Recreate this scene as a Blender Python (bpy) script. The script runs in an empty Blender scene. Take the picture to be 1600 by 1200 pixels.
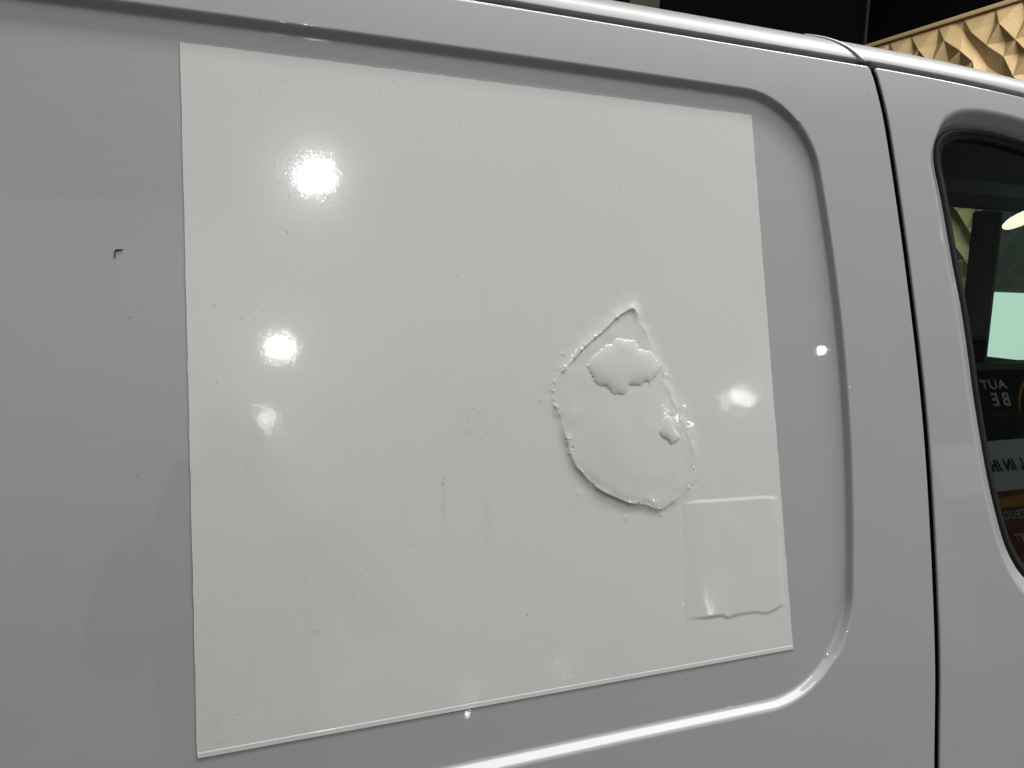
import bpy, bmesh, math, random
import numpy as np
from mathutils import Matrix, Vector

random.seed(7)
rng = np.random.default_rng(11)
S = bpy.context.scene
COL = S.collection
R = math.radians

# ------------------------------------------------------------------ frame of the van's flank
LEAN = R(13.0)                       # the flank leans inwards by this much towards the roof
OZ = 1.195126
CL, SL = math.cos(LEAN), math.sin(LEAN)
def W(u, v, n):                      # flank coordinates (along, up, outwards) -> world metres
    u = np.asarray(u, float); v = np.asarray(v, float); n = np.asarray(n, float)
    u, v, n = np.broadcast_arrays(u, v, n)
    return np.stack([u, v*SL - n*CL, OZ + v*CL + n*SL], -1)
def WV(u, v, n):                     # a direction
    return W(u, v, n) - np.array([0, 0, OZ])

# ------------------------------------------------------------------ camera
cam_d = bpy.data.cameras.new('camera')
cam_d.sensor_width = 36.0; cam_d.lens = 28.364; cam_d.clip_start = 0.01; cam_d.clip_end = 200
cam = bpy.data.objects.new('camera', cam_d); COL.objects.link(cam); S.camera = cam
rot = Matrix(((0.925738, 0.021901, -0.377532), (-0.376823, 0.137495, -0.916024), (0.031847, 0.990260, 0.135537)))
cam.matrix_world = Matrix.Translation((-0.0033, -0.5429, 1.5252)) @ rot.to_4x4()

# ------------------------------------------------------------------ light of the hall
wd = bpy.data.worlds.new('World'); S.world = wd; wd.use_nodes = True
bg = wd.node_tree.nodes['Background']
bg.inputs[0].default_value = (0.96, 0.97, 1.0, 1); bg.inputs[1].default_value = 0.085

def look(o, frm, to):
    o.location = frm
    o.rotation_euler = (Vector(to) - Vector(frm)).to_track_quat('-Z', 'Y').to_euler()
def area(name, frm, to, sx, sy, radiance, col=(1, 1, 1), disc=False, roll=0.0):
    d = bpy.data.lights.new(name, 'AREA')
    if disc:
        d.shape = 'DISK'; d.size = sx; A = math.pi*sx*sx/4
    else:
        d.shape = 'RECTANGLE'; d.size = sx; d.size_y = sy; A = sx*sy
    d.energy = radiance*math.pi*A; d.color = col
    o = bpy.data.objects.new(name, d); COL.objects.link(o); look(o, frm, to)
    if roll:
        o.rotation_euler = (o.rotation_euler.to_matrix() @ Matrix.Rotation(roll, 3, 'Z')).to_euler()
    return o
FC = (0.30, 0.05, 1.45)                                   # middle of the flank panel
area('strip_light', (2.4, 0.12, 5.0), (2.4, 0.12, 0.0), 5.0, 0.46, 29.0, (1.0, 0.99, 0.96))
area('ceiling_panel', (1.5, 0.9, 5.0), (1.5, 0.9, 0.0), 4.6, 1.0, 0.15, (0.97, 0.99, 1.0))
area('ceiling_light', (2.7, -1.15, 5.0), (2.3, -0.2, 1.2), 4.6, 1.2, 6.8, (0.97, 1.0, 0.99))
g_l = area('wall_washer', (2.5, 0.5, 3.50), (3.4, 2.2, 2.5), 1.0, 1.0, 0.95, (1.0, 0.95, 0.85)); g_l.data.spread = R(50)
spot_col = (1.0, 0.99, 0.93)
l1 = area('round_lamp', (0.539, -2.468, 3.20), FC, 0.115, 0, 110.0, (0.95, 1.0, 1.0), True)
l2 = area('round_lamp', (0.607, -4.547, 3.20), FC, 0.105, 0, 75.0, spot_col, True)
area('round_lamp', (0.630, -6.446, 3.20), FC, 0.08, 0, 110.0, spot_col, True)
l4 = area('round_lamp', (5.530, -6.154, 3.20), FC, 0.08, 0, 90.0, spot_col, True)
for l_ in (l1, l2, l4): l_.data.shape = 'ELLIPSE'; l_.data.size_y = l_.data.size*0.55
area('round_lamp', (5.356, -4.715, 3.20), (0.57, 0.05, 1.5), 0.07, 0, 90.0, spot_col, True)
area('long_lamp', (4.12, -1.872, 2.90), (0.86, 0.05, 1.6), 0.19, 0.068, 11.0, (1.0, 0.96, 0.66), False, R(8))
area('front_wall_fill', (-0.5, -8.3, 7.6), (-0.5, -12.0, 2.6), 9.0, 0.5, 17.0, (1.0, 0.98, 0.95))  # added fill, no known lamp: brightens the front wall mirrored in the gloss
S.objects['long_lamp'].data.shape = 'ELLIPSE'
area('round_lamp', (3.196, -4.142, 1.193), FC, 0.06, 0, 45.0, spot_col, True)
area('round_lamp', (1.716, -4.748, 0.854), FC, 0.035, 0, 16.0, spot_col, True)
area('round_lamp', (1.66, -4.75, 0.72), FC, 0.035, 0, 20.0, spot_col, True)
area('round_lamp', (2.291, -4.561, 0.909), FC, 0.03, 0, 16.0, spot_col, True)
area('banner_lamp', (2.6, -0.9, 3.3), (3.5, -1.9, 1.6), 0.5, 0.5, 2.0, (1, 1, 1))

vs = S.view_settings
vs.view_transform = 'Standard'; vs.look = 'None'; vs.exposure = 0.17; vs.gamma = 1.0
S.cycles.use_denoising = True
S.cycles.sample_clamp_indirect = 3.0
S.cycles.max_bounces = 8; S.cycles.transparent_max_bounces = 12

# ------------------------------------------------------------------ materials
def mat(name, col=(0.5, 0.5, 0.5), rough=0.5, **k):
    m = bpy.data.materials.new(name); m.use_nodes = True
    b = m.node_tree.nodes['Principled BSDF']
    b.inputs['Base Color'].default_value = (*col, 1); b.inputs['Roughness'].default_value = rough
    for kk, vv in k.items(): b.inputs[kk.replace('_', ' ')].default_value = vv
    return m
class NT:
    def __init__(s, m): s.t = m.node_tree; s.b = s.t.nodes.get('Principled BSDF'); s.l = s.t.links
    def n(s, typ, **k):
        x = s.t.nodes.new(typ)
        for a, v in k.items(): setattr(x, a, v)
        return x
    def link(s, a, b): s.l.new(a, b)
    def noise(s, vec, scale, detail=2, rough=0.5, dim='3D'):
        x = s.n('ShaderNodeTexNoise', noise_dimensions=dim); s.link(vec, x.inputs['Vector'])
        x.inputs['Scale'].default_value = scale; x.inputs['Detail'].default_value = detail
        x.inputs['Roughness'].default_value = rough
        return x.outputs['Fac']
    def math(s, op, a, b=None, c=None, clamp=False):
        x = s.n('ShaderNodeMath', operation=op, use_clamp=clamp)
        for i, q in enumerate((a, b, c)):
            if q is None: continue
            if isinstance(q, (int, float)): x.inputs[i].default_value = q
            else: s.link(q, x.inputs[i])
        return x.outputs[0]
    def ramp(s, fac, lo, hi, a=0.0, b=1.0):
        x = s.n('ShaderNodeMapRange', interpolation_type='SMOOTHSTEP'); s.link(fac, x.inputs[0])
        for i, q in enumerate((lo, hi, a, b)): x.inputs[i+1].default_value = q
        return x.outputs[0]
    def mix(s, fac, a, b):
        x = s.n('ShaderNodeMix', data_type='RGBA')
        if isinstance(fac, (int, float)): x.inputs[0].default_value = fac
        else: s.link(fac, x.inputs[0])
        for i, q in ((6, a), (7, b)):
            if isinstance(q, tuple): x.inputs[i].default_value = (*q, 1)
            else: s.link(q, x.inputs[i])
        return x.outputs[2]
    def bump(s, h, strength, dist):
        x = s.n('ShaderNodeBump'); s.link(h, x.inputs['Height'])
        x.inputs['Strength'].default_value = strength; x.inputs['Distance'].default_value = dist
        return x.outputs[0]
    def uv(s):
        return s.n('ShaderNodeTexCoord').outputs['UV']
    def obj(s):
        return s.n('ShaderNodeTexCoord').outputs['Object']
    def specks(s, vec, scale, size, keep, dim='2D'):      # scattered dots: 1 inside a dot
        v = s.n('ShaderNodeTexVoronoi', voronoi_dimensions=dim); s.link(vec, v.inputs['Vector'])
        v.inputs['Scale'].default_value = scale
        sep = s.n('ShaderNodeSeparateColor'); s.link(v.outputs['Color'], sep.inputs[0])
        pick = s.math('LESS_THAN', sep.outputs[0], keep)
        rad = s.math('MULTIPLY', sep.outputs[1], size)
        d = s.math('SUBTRACT', rad, v.outputs['Distance'])
        d = s.ramp(d, 0.0, size*0.5)
        return s.math('MULTIPLY', d, pick), sep.outputs[2]

def paint_material():
    m = mat('van_paint', (0.382, 0.387, 0.402), 0.45)
    t = NT(m); uv = t.uv()
    b = t.b; b.inputs['Coat Weight'].default_value = 1.0; b.inputs['Coat Roughness'].default_value = 0.025
    b.inputs['Coat IOR'].default_value = 1.5
    b.inputs['Specular IOR Level'].default_value = 0.25
    d1, r1 = t.specks(uv, 26, 0.05, 0.12)
    d2, r2 = t.specks(uv, 95, 0.10, 0.05)
    dirt = t.math('ADD', t.math('MULTIPLY', d1, t.math('MULTIPLY', r1, 0.35)), t.math('MULTIPLY', d2, 0.25), clamp=True)
    film = t.ramp(t.noise(uv, 3.2, 4, 0.6, '2D'), 0.35, 0.75, 0.0, 0.16)     # thin dust film
    smear_map = t.n('ShaderNodeMapping'); t.link(uv, smear_map.inputs[0]); smear_map.inputs['Scale'].default_value = (3, 24, 1)
    sm = t.ramp(t.noise(smear_map.outputs[0], 1.0, 5, 0.7, '2D'), 0.50, 0.85, 0.0, 0.08)
    c = t.mix(film, (0.382, 0.387, 0.402), (0.37, 0.36, 0.33))
    c = t.mix(sm, c, (0.52, 0.52, 0.51))
    c = t.mix(dirt, c, (0.10, 0.09, 0.075))
    t.link(c, b.inputs['Base Color'])
    ro = t.ramp(t.noise(uv, 7, 4, 0.65, '2D'), 0.3, 0.8, 0.012, 0.03); t.link(ro, b.inputs['Coat Roughness'])
    t.link(t.bump(t.noise(uv, 300, 2, 0.5, '2D'), 0.5, 0.00001), b.inputs['Coat Normal'])
    t.link(t.bump(t.noise(uv, 1600, 2, 0.6, '2D'), 0.10, 0.0004), b.inputs['Normal'])
    return m

def film_material():
    m = mat('film_vinyl', (0.705, 0.702, 0.675), 0.15)
    t = NT(m); uv = t.uv(); b = t.b
    b.inputs['Specular IOR Level'].default_value = 0.28
    b.inputs['Coat Weight'].default_value = 1.0; b.inputs['Coat Roughness'].default_value = 0.022
    d1, r1 = t.specks(uv, 30, 0.045, 0.22)
    d2, r2 = t.specks(uv, 110, 0.12, 0.10)
    d3, r3 = t.specks(uv, 330, 0.20, 0.05)
    # two faint dirt runs and a dusty lower left corner
    sep = t.n('ShaderNodeSeparateXYZ'); t.link(uv, sep.inputs[0])
    X, Y = sep.outputs[0], sep.outputs[1]
    def band(x, c, w): return t.ramp(t.math('ABSOLUTE', t.math('SUBTRACT', x, c)), 0.0, w, 1.0, 0.0)
    r_a = t.math('MULTIPLY', band(X, 0.182, 0.006), band(Y, 0.165, 0.055))
    r_b = t.math('MULTIPLY', band(X, 0.216, 0.006), band(Y, 0.150, 0.080))
    r_c = t.math('MULTIPLY', band(X, 0.205, 0.030), band(Y, 0.222, 0.030))
    r_d = t.math('MULTIPLY', t.math('MULTIPLY', band(X, 0.012, 0.022), band(Y, 0.018, 0.028)), 0.9)
    r_e = t.math('MULTIPLY', t.math('MULTIPLY', band(X, 0.280, 0.006), band(Y, 0.256, 0.007)), 1.6)
    area_m = t.math('ADD', t.math('ADD', t.math('ADD', r_a, r_b), r_e), t.math('ADD', r_c, r_d), clamp=True)
    grain = t.ramp(t.noise(uv, 900, 3, 0.7, '2D'), 0.50, 0.66, 0.0, 0.5)
    big = t.ramp(t.noise(uv, 170, 3, 0.7, '2D'), 0.58, 0.70, 0.0, 0.75)
    run = t.math('MULTIPLY', area_m, t.math('ADD', t.math('MULTIPLY', grain, 0.25), t.math('MULTIPLY', big, 0.22)))
    dirt = t.math('ADD', t.math('MULTIPLY', d1, t.math('MULTIPLY', r1, 0.45)), t.math('MULTIPLY', d2, t.math('MULTIPLY', r2, 0.4)))
    dirt = t.math('ADD', dirt, t.math('MULTIPLY', d3, 0.45))
    d4, r4 = t.specks(uv, 210, 0.28, 0.30)
    clump = t.ramp(t.noise(uv, 55, 2, 0.6, '2D'), 0.48, 0.62)
    run = t.math('ADD', run, t.math('MULTIPLY', t.math('MULTIPLY', d4, clump), t.math('MULTIPLY', t.math('ADD', r_c, t.math('MULTIPLY', t.math('ADD', r_a, r_b), 0.5)), 0.75)))
    dirt = t.math('ADD', dirt, run, clamp=True)
    mott = t.ramp(t.noise(uv, 4.0, 5, 0.6, '2D'), 0.3, 0.75, 0.0, 0.22)
    fine = t.ramp(t.noise(uv, 1300, 2, 0.6, '2D'), 0.3, 0.7, 0.0, 0.16)
    c = t.mix(mott, (0.705, 0.702, 0.675), (0.63, 0.63, 0.605))
    vm = t.n('ShaderNodeMapping'); t.link(uv, vm.inputs[0]); vm.inputs['Scale'].default_value = (70, 3, 1)
    streak = t.math('MULTIPLY', t.ramp(t.noise(vm.outputs[0], 1.0, 4, 0.65, '2D'), 0.52, 0.80, 0.0, 0.09), t.ramp(t.noise(uv, 5, 2, 0.5, '2D'), 0.4, 0.6))
    c = t.mix(streak, c, (0.45, 0.44, 0.40))
    c = t.mix(fine, c, (0.5, 0.5, 0.47))
    c = t.mix(dirt, c, (0.09, 0.085, 0.07))
    t.link(c, b.inputs['Base Color'])
    n1 = t.noise(uv, 900, 2, 0.6, '2D'); n2 = t.noise(uv, 260, 2, 0.5, '2D')
    h = t.math('ADD', t.math('MULTIPLY', n1, 0.6), n2)
    bm = t.bump(h, 0.2, 0.0001)
    t.link(bm, b.inputs['Normal']); cn = t.math('ADD', t.math('MULTIPLY', t.noise(uv, 330, 2, 0.6, '2D'), 1.3), t.math('MULTIPLY', t.noise(uv, 800, 2, 0.7, '2D'), 0.6))
    t.link(t.bump(cn, 1.0, 0.000015), b.inputs['Coat Normal'])
    return m

M_paint = paint_material()
M_roof = mat('dimmed_dusty_roof', (0.235, 0.239, 0.245), 0.55, Coat_Weight=0.6, Coat_Roughness=0.32, Specular_IOR_Level=0.3)  # shading put into the colour: van paint darkened against bright overhead light; coat dusty
M_film = film_material()
def simple_noise(name, c1, c2, scale, rough, bumpd=0.0005, bs=0.3, coord='obj', **k):
    m = mat(name, c1, rough, **k); t = NT(m); v = t.obj() if coord == 'obj' else t.uv()
    f = t.noise(v, scale, 5, 0.65)
    t.link(t.mix(f, c1, c2), t.b.inputs['Base Color'])
    t.link(t.bump(t.noise(v, scale*6, 3, 0.6), bs, bumpd), t.b.inputs['Normal'])
    return m
M_rubber = simple_noise('black_rubber', (0.010, 0.010, 0.0095), (0.016, 0.015, 0.014), 90, 0.6, Specular_IOR_Level=0.2)
M_gap_shade = simple_noise('gap_shade_black', (0.006, 0.006, 0.006), (0.012, 0.012, 0.011), 60, 0.8, Specular_IOR_Level=0.0)  # near black put in for the deep shade between the doors
M_channel = simple_noise('dusty_channel_paint', (0.26, 0.26, 0.235), (0.13, 0.125, 0.09), 55, 0.6)
M_putty = simple_noise('dried_mud', (0.16, 0.13, 0.06), (0.06, 0.05, 0.025), 300, 0.9, 0.002, 1.0)
M_twig = simple_noise('brown_twig', (0.10, 0.035, 0.012), (0.03, 0.012, 0.006), 500, 0.6)
M_trim = simple_noise('cab_trim', (0.012, 0.013, 0.013), (0.02, 0.021, 0.021), 20, 0.8, Specular_IOR_Level=0.1)
M_trim2 = simple_noise('cab_trim_grey', (0.09, 0.10, 0.095), (0.06, 0.07, 0.07), 20, 0.7)
M_floor = simple_noise('hall_floor', (0.05, 0.05, 0.049), (0.08, 0.079, 0.075), 1.3, 0.45)
M_hall = simple_noise('hall_wall', (0.70, 0.70, 0.70), (0.76, 0.76, 0.75), 0.8, 0.8)
M_halld = simple_noise('hall_wall_dark', (0.06, 0.06, 0.06), (0.08, 0.08, 0.08), 0.8, 0.8)
M_halll = simple_noise('hall_wall_light', (0.7, 0.7, 0.68), (0.75, 0.75, 0.74), 0.8, 0.8)
M_black = simple_noise('black_wall_paint', (0.0025, 0.0025, 0.0028), (0.004, 0.004, 0.004), 2.0, 0.9, Specular_IOR_Level=0.0)
M_cornertrim = simple_noise('corner_trim', (0.012, 0.012, 0.012), (0.02, 0.02, 0.02), 8, 0.8)
M_pil = simple_noise('brown_board', (0.025, 0.015, 0.004), (0.017, 0.010, 0.003), 6, 0.7)
M_gold = simple_noise('gold_relief', (0.56, 0.41, 0.21), (0.47, 0.34, 0.17), 14, 0.55, 0.004, 0.5)
M_white_b = mat('banner_white', (0.62, 0.68, 0.66), 0.6)
M_black_b = mat('banner_black', (0.004, 0.004, 0.004), 0.6)
M_grey_b = mat('banner_grey', (0.55, 0.58, 0.57), 0.6)
M_dgrey_b = mat('banner_dark_grey', (0.10, 0.11, 0.11), 0.6)
M_red_b = mat('banner_dark_red', (0.22, 0.035, 0.01), 0.6)
M_orange_b = mat('banner_orange', (0.62, 0.27, 0.03), 0.6)
M_alu = mat('aluminium', (0.5, 0.5, 0.5), 0.35, Metallic=1.0)

def glass_material(name, tint, refl_ior, dust):
    m = bpy.data.materials.new(name); m.use_nodes = True; t = m.node_tree; t.nodes.clear()
    o = t.nodes.new('ShaderNodeOutputMaterial'); tr = t.nodes.new('ShaderNodeBsdfTransparent')
    gl = t.nodes.new('ShaderNodeBsdfGlossy'); fr = t.nodes.new('ShaderNodeFresnel'); mx = t.nodes.new('ShaderNodeMixShader')
    tr.inputs[0].default_value = (*tint, 1); gl.inputs['Roughness'].default_value = 0.004
    gl.inputs[0].default_value = (0.9, 1.0, 0.96, 1); fr.inputs[0].default_value = refl_ior
    df = t.nodes.new('ShaderNodeBsdfDiffuse'); df.inputs[0].default_value = (0.5, 0.5, 0.48, 1)
    m2 = t.nodes.new('ShaderNodeMixShader')
    tc = t.nodes.new('ShaderNodeTexCoord'); mp = t.nodes.new('ShaderNodeMapping'); mp.inputs['Scale'].default_value = (420, 60, 1)
    mp.inputs['Rotation'].default_value = (0, 0, 0.25)
    ns = t.nodes.new('ShaderNodeTexNoise'); ns.inputs['Scale'].default_value = 1.0; ns.inputs['Detail'].default_value = 4
    mr = t.nodes.new('ShaderNodeMapRange'); mr.inputs[1].default_value = 0.62; mr.inputs[2].default_value = 0.74
    mr.inputs[3].default_value = dust*0.2; mr.inputs[4].default_value = dust*6
    t.links.new(tc.outputs['UV'], mp.inputs[0]); t.links.new(mp.outputs[0], ns.inputs['Vector']); t.links.new(ns.outputs['Fac'], mr.inputs[0])
    t.links.new(fr.outputs[0], mx.inputs[0]); t.links.new(tr.outputs[0], mx.inputs[1]); t.links.new(gl.outputs[0], mx.inputs[2])
    t.links.new(mr.outputs[0], m2.inputs[0]); t.links.new(mx.outputs[0], m2.inputs[1]); t.links.new(df.outputs[0], m2.inputs[2])
    t.links.new(m2.outputs[0], o.inputs[0])
    return m
M_glass = glass_material('tinted_glass', (0.56, 0.70, 0.63), 1.50, 0.003)
M_glass2 = glass_material('tinted_glass_far', (0.60, 0.74, 0.67), 1.3, 0.002)
def emis(name, col, st):
    m = mat(name, (0, 0, 0), 0.5); b = m.node_tree.nodes['Principled BSDF']
    b.inputs['Emission Color'].default_value = (*col, 1); b.inputs['Emission Strength'].default_value = st
    return m
M_screen = emis('lit_panel_face', (0.97, 1.0, 0.96), 1.2)

# ------------------------------------------------------------------ mesh helpers
def meshobj(name, V, F, material, parent=None, N=None, UV=None, smooth=True, base=(0, 0, 0)):
    V = np.asarray(V, float) - np.asarray(base, float)
    me = bpy.data.meshes.new(name)
    if isinstance(F, np.ndarray):
        nf, k = F.shape
        me.vertices.add(len(V)); me.vertices.foreach_set('co', V.astype(np.float32).ravel())
        me.loops.add(nf*k); me.loops.foreach_set('vertex_index', F.astype(np.int32).ravel())
        me.polygons.add(nf); me.polygons.foreach_set('loop_start', np.arange(0, nf*k, k, dtype=np.int32))
        me.update(calc_edges=True)
    else:
        me.from_pydata([tuple(p) for p in V], [], [tuple(f) for f in F]); me.update()
    if UV is not None:
        l = me.uv_layers.new(name='UVMap')
        li = np.zeros(len(me.loops), np.int32); me.loops.foreach_get('vertex_index', li)
        l.data.foreach_set('uv', np.asarray(UV, np.float32)[li].ravel())
    me.polygons.foreach_set('use_smooth', np.full(len(me.polygons), smooth))
    if N is not None:
        me.normals_split_custom_set_from_vertices([tuple(x) for x in N])
    me.materials.append(material)
    o = bpy.data.objects.new(name, me); COL.objects.link(o)
    if parent: o.parent = parent
    else: o.location = base
    return o
def thing(name, label, cat, loc, group=None):
    o = bpy.data.objects.new(name, None); COL.objects.link(o); o.location = loc; o.empty_display_size = 0.1
    o['label'] = label; o['category'] = cat
    if group: o['group'] = group
    return o
def tag(o, label, cat, group=None):
    o['label'] = label; o['category'] = cat
    if group: o['group'] = group
def structure(o): o['kind'] = 'structure'; return o

def box_vf(x0, x1, y0, y1, z0, z1):
    V = [(x, y, z) for x in (x0, x1) for y in (y0, y1) for z in (z0, z1)]
    F = [(0, 1, 3, 2), (4, 6, 7, 5), (0, 4, 5, 1), (2, 3, 7, 6), (0, 2, 6, 4), (1, 5, 7, 3)]
    return V, F
def box(name, m, parent, x0, x1, y0, y1, z0, z1, base=(0, 0, 0), bev=0.0):
    V, F = box_vf(x0, x1, y0, y1, z0, z1)
    o = meshobj(name, V, F, m, parent, smooth=False, base=base)
    if bev:
        md = o.modifiers.new('bevel', 'BEVEL'); md.width = bev; md.segments = 2
    return o

def smooth01(x): x = np.clip(x, 0, 1); return x*x*(3-2*x)

def catmull(P, k=6, closed=False):
    P = np.array(P, float); n = len(P); out = []
    rngi = range(n) if closed else range(n-1)
    for i in rngi:
        p0 = P[(i-1) % n] if closed or i > 0 else P[0]
        p1 = P[i]; p2 = P[(i+1) % n]
        p3 = P[(i+2) % n] if closed or i+2 < n else P[-1]
        for j in range(k):
            t = j/k
            out.append(0.5*((2*p1) + (-p0+p2)*t + (2*p0-5*p1+4*p2-p3)*t*t + (-p0+3*p1-3*p2+p3)*t**3))
    if not closed: out.append(P[-1])
    return np.array(out)

def poly_sdf(px, py, poly, attrs=None):
    """signed distance (negative inside) to a closed polygon; optional attribute per vertex interpolated at the nearest edge point"""
    P = np.asarray(poly, float); n = len(P)
    best = np.full(px.shape, 1e9); inside = np.zeros(px.shape, bool)
    A = None
    if attrs is not None:
        attrs = np.asarray(attrs, float); A = np.zeros(px.shape + (attrs.shape[1],))
    for i in range(n):
        a = P[i]; b = P[(i+1) % n]; e = b-a; L2 = e @ e + 1e-18
        t = np.clip(((px-a[0])*e[0] + (py-a[1])*e[1])/L2, 0, 1)
        d = np.hypot(px-(a[0]+t*e[0]), py-(a[1]+t*e[1]))
        m = d < best; best = np.where(m, d, best)
        if A is not None:
            aa = attrs[i][None]*(1-t[m])[:, None] + attrs[(i+1) % n][None]*t[m][:, None]
            A[m] = aa
        c = ((a[1] > py) != (b[1] > py))
        with np.errstate(divide='ignore', invalid='ignore'):
            xx = (b[0]-a[0])*(py-a[1])/((b[1]-a[1]) if b[1] != a[1] else 1e-12) + a[0]
        inside ^= c & (px < xx)
    sd = np.where(inside, -best, best)
    return (sd, A) if attrs is not None else sd

def surface(U, V, Nn, eps_fn=None):
    """grid arrays of flank coordinates -> positions, normals, by finite differences of the grid itself"""
    P = W(U, V, Nn)
    du = np.gradient(P, axis=1); dv = np.gradient(P, axis=0)
    Nr = np.cross(du, dv); Nr /= (np.linalg.norm(Nr, axis=-1, keepdims=True)+1e-12)
    return P, Nr
def grid_faces(nr, nc, mask=None):
    i = np.arange(nr*nc).reshape(nr, nc)
    F = np.stack([i[:-1, :-1], i[:-1, 1:], i[1:, 1:], i[1:, :-1]], -1).reshape(-1, 4)
    if mask is not None: F = F[mask.reshape(-1)]
    return F
def compact(P, Nr, UV, F):
    used, inv = np.unique(F, return_inverse=True)
    return P[used], Nr[used], UV[used], inv.reshape(F.shape)
def steps(*segs):
    """segs: (start, end, spacing) consecutive"""
    out = []
    for a, b, h in segs:
        k = max(1, int(round((b-a)/h))); out.append(np.linspace(a, b, k, endpoint=False))
    out.append([segs[-1][1]])
    return np.concatenate(out)

# ------------------------------------------------------------------ shape of the flank
GAPV = np.array([-1.05, -0.60, -0.35, -0.1367, -0.0473, 0.0346, 0.1212, 0.1987, 0.2761, 0.3737, 0.451, 0.4847, 0.5152, 0.5475, 0.5580, 0.5646, 0.5700])
GAPU = np.array([0.540, 0.600, 0.640, 0.6685, 0.6810, 0.6880, 0.6928, 0.6950, 0.6938, 0.6895, 0.6843, 0.6815, 0.6783, 0.6728, 0.6705, 0.6685, 0.6665])
_gp = catmull(np.stack([GAPV, GAPU], 1), 12)
def gap_u(v): return np.interp(v, _gp[:, 0], _gp[:, 1])
def roof_drop(u): return -0.117*np.clip(np.asarray(u, float)-0.66, 0, 0.5)**2
def base_n(u, v):
    n = -0.24*np.clip(-0.16-v, 0, None)**2
    n = n - 0.5*np.clip(v-0.515, 0, None)**2
    return n
DEPTH = 0.0062
def floor_scale(u, v, d=DEPTH):          # traced on the outer skin, lies on the pressed floor
    k = 1 + d/0.6032
    return -0.0033 + (u+0.0033)*k, 0.1995 + (v-0.1995)*k
def recess_n(u, v):
    uu = u + 0.32*(v-0.26)**2
    vv = v + 0.0018*((u-0.30)/0.35)**2
    top, bot, right, left = 0.5225, -0.0455, 0.5920, -3.0
    cv = (top+bot)/2; hv = (top-bot)/2; cu = (right+left)/2; hu = (right-left)/2
    r = np.where(vv > cv, 0.068, 0.086)
    qx = np.abs(uu-cu)-hu+r; qy = np.abs(vv-cv)-hv+r
    sd = np.hypot(np.clip(qx, 0, None), np.clip(qy, 0, None)) + np.minimum(np.maximum(qx, qy), 0) - r
    ax = np.clip(qx, 1e-6, None); ay = np.clip(qy, 1e-6, None)
    side = ax*ax/(ax*ax+ay*ay)
    width = 0.0068*side + (1-side)*np.where(vv > cv, 0.0085, 0.0104)
    t = (0.0054 - sd)/width
    # mostly straight ramp with rounded shoulders
    t = np.clip(t, 0, 1)
    f = 0.17                                 # rounded shoulders, straight flank between
    q = lambda z: np.where(z < 0, 0, np.where(z < 2*f, z*z/(4*f), z-f))
    w = q(t)/(1-2*f+0.0) - q(t-(1-2*f))/(1-2*f)
    w = np.clip(w, 0, 1)
    return -DEPTH*w, sd
def flank_n(u, v):
    return base_n(u, v) + recess_n(u, v)[0]

VAN_BASE = (0.4, 0.85, 0.0)
van = thing('van', 'white panel van, sliding door closed, its side carrying a square white film', 'van', VAN_BASE)

def hem(side_u, nloc, r=0.0013, k=6, depth=0.0022, sgn=1):
    """columns that round over the edge at side_u and go back in; returns du, dn lists"""
    du = []; dn = []
    for j in range(1, k+1):
        a = (math.pi/2)*j/k
        du.append(sgn*(-r + r*math.sin(a))); dn.append(-r*(1-math.cos(a)))
    du.append(0.0); dn.append(-depth)
    return du, dn

# --- sliding door skin
def build_sliding_door():
    top = 0.5704
    rtop = 0.0022
    vs_ = steps((-1.05, -0.20, 0.03), (-0.20, -0.065, 0.004), (-0.065, -0.015, 0.0006), (-0.015, 0.50, 0.0035), (0.50, 0.535, 0.0006), (0.535, top-rtop, 0.0016))
    hv = [(top-rtop + rtop*math.sin(a), -rtop*(1-math.cos(a))) for a in np.linspace(0, math.pi/2, 7)[1:]] + [(top, -0.016)]
    vv = np.concatenate([vs_, [h[0] for h in hv]]); dnv = np.concatenate([np.zeros(len(vs_)), [h[1] for h in hv]])
    gw = 0.0034; r = 0.0013
    # columns: fixed left part, fine right part around the pressed corner, then stretched to the gap edge
    uf = steps((-1.0, -0.20, 0.02), (-0.20, 0.47, 0.004), (0.47, 0.62, 0.0006))
    s = np.linspace(0, 1, 22)[1:]
    nr = len(vv)
    # top right corner of the door is rounded off a little
    edge = gap_u(vv) - gw - 0.004*np.clip((vv-(top-0.004))/0.004, 0, 1)**2
    U = np.repeat(uf[None], nr, 0)
    ext = uf[-1] + (edge[:, None]-r-uf[-1])*s[None]
    U = np.concatenate([U, ext], 1); ncb = U.shape[1]
    V = np.repeat(vv[:, None], ncb, 1)
    Nn = flank_n(U, V) + dnv[:, None]
    du, dn = hem(0, 0, r)
    Ue = np.stack([edge+d for d in du], 1); Ve = np.repeat(vv[:, None], len(du), 1)
    Ne = (flank_n(edge-r, vv)+dnv)[:, None] + np.array(dn)[None]
    U = np.concatenate([U, Ue], 1); V = np.concatenate([V, Ve], 1); Nn = np.concatenate([Nn, Ne], 1)
    P, Nr = surface(U, V, Nn)
    UV = np.stack([U, V], -1)
    F = grid_faces(*U.shape)
    return meshobj('sliding_door_panel', P.reshape(-1, 3), F, M_paint, van, Nr.reshape(-1, 3), UV.reshape(-1, 2), base=VAN_BASE)
build_sliding_door()

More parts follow.
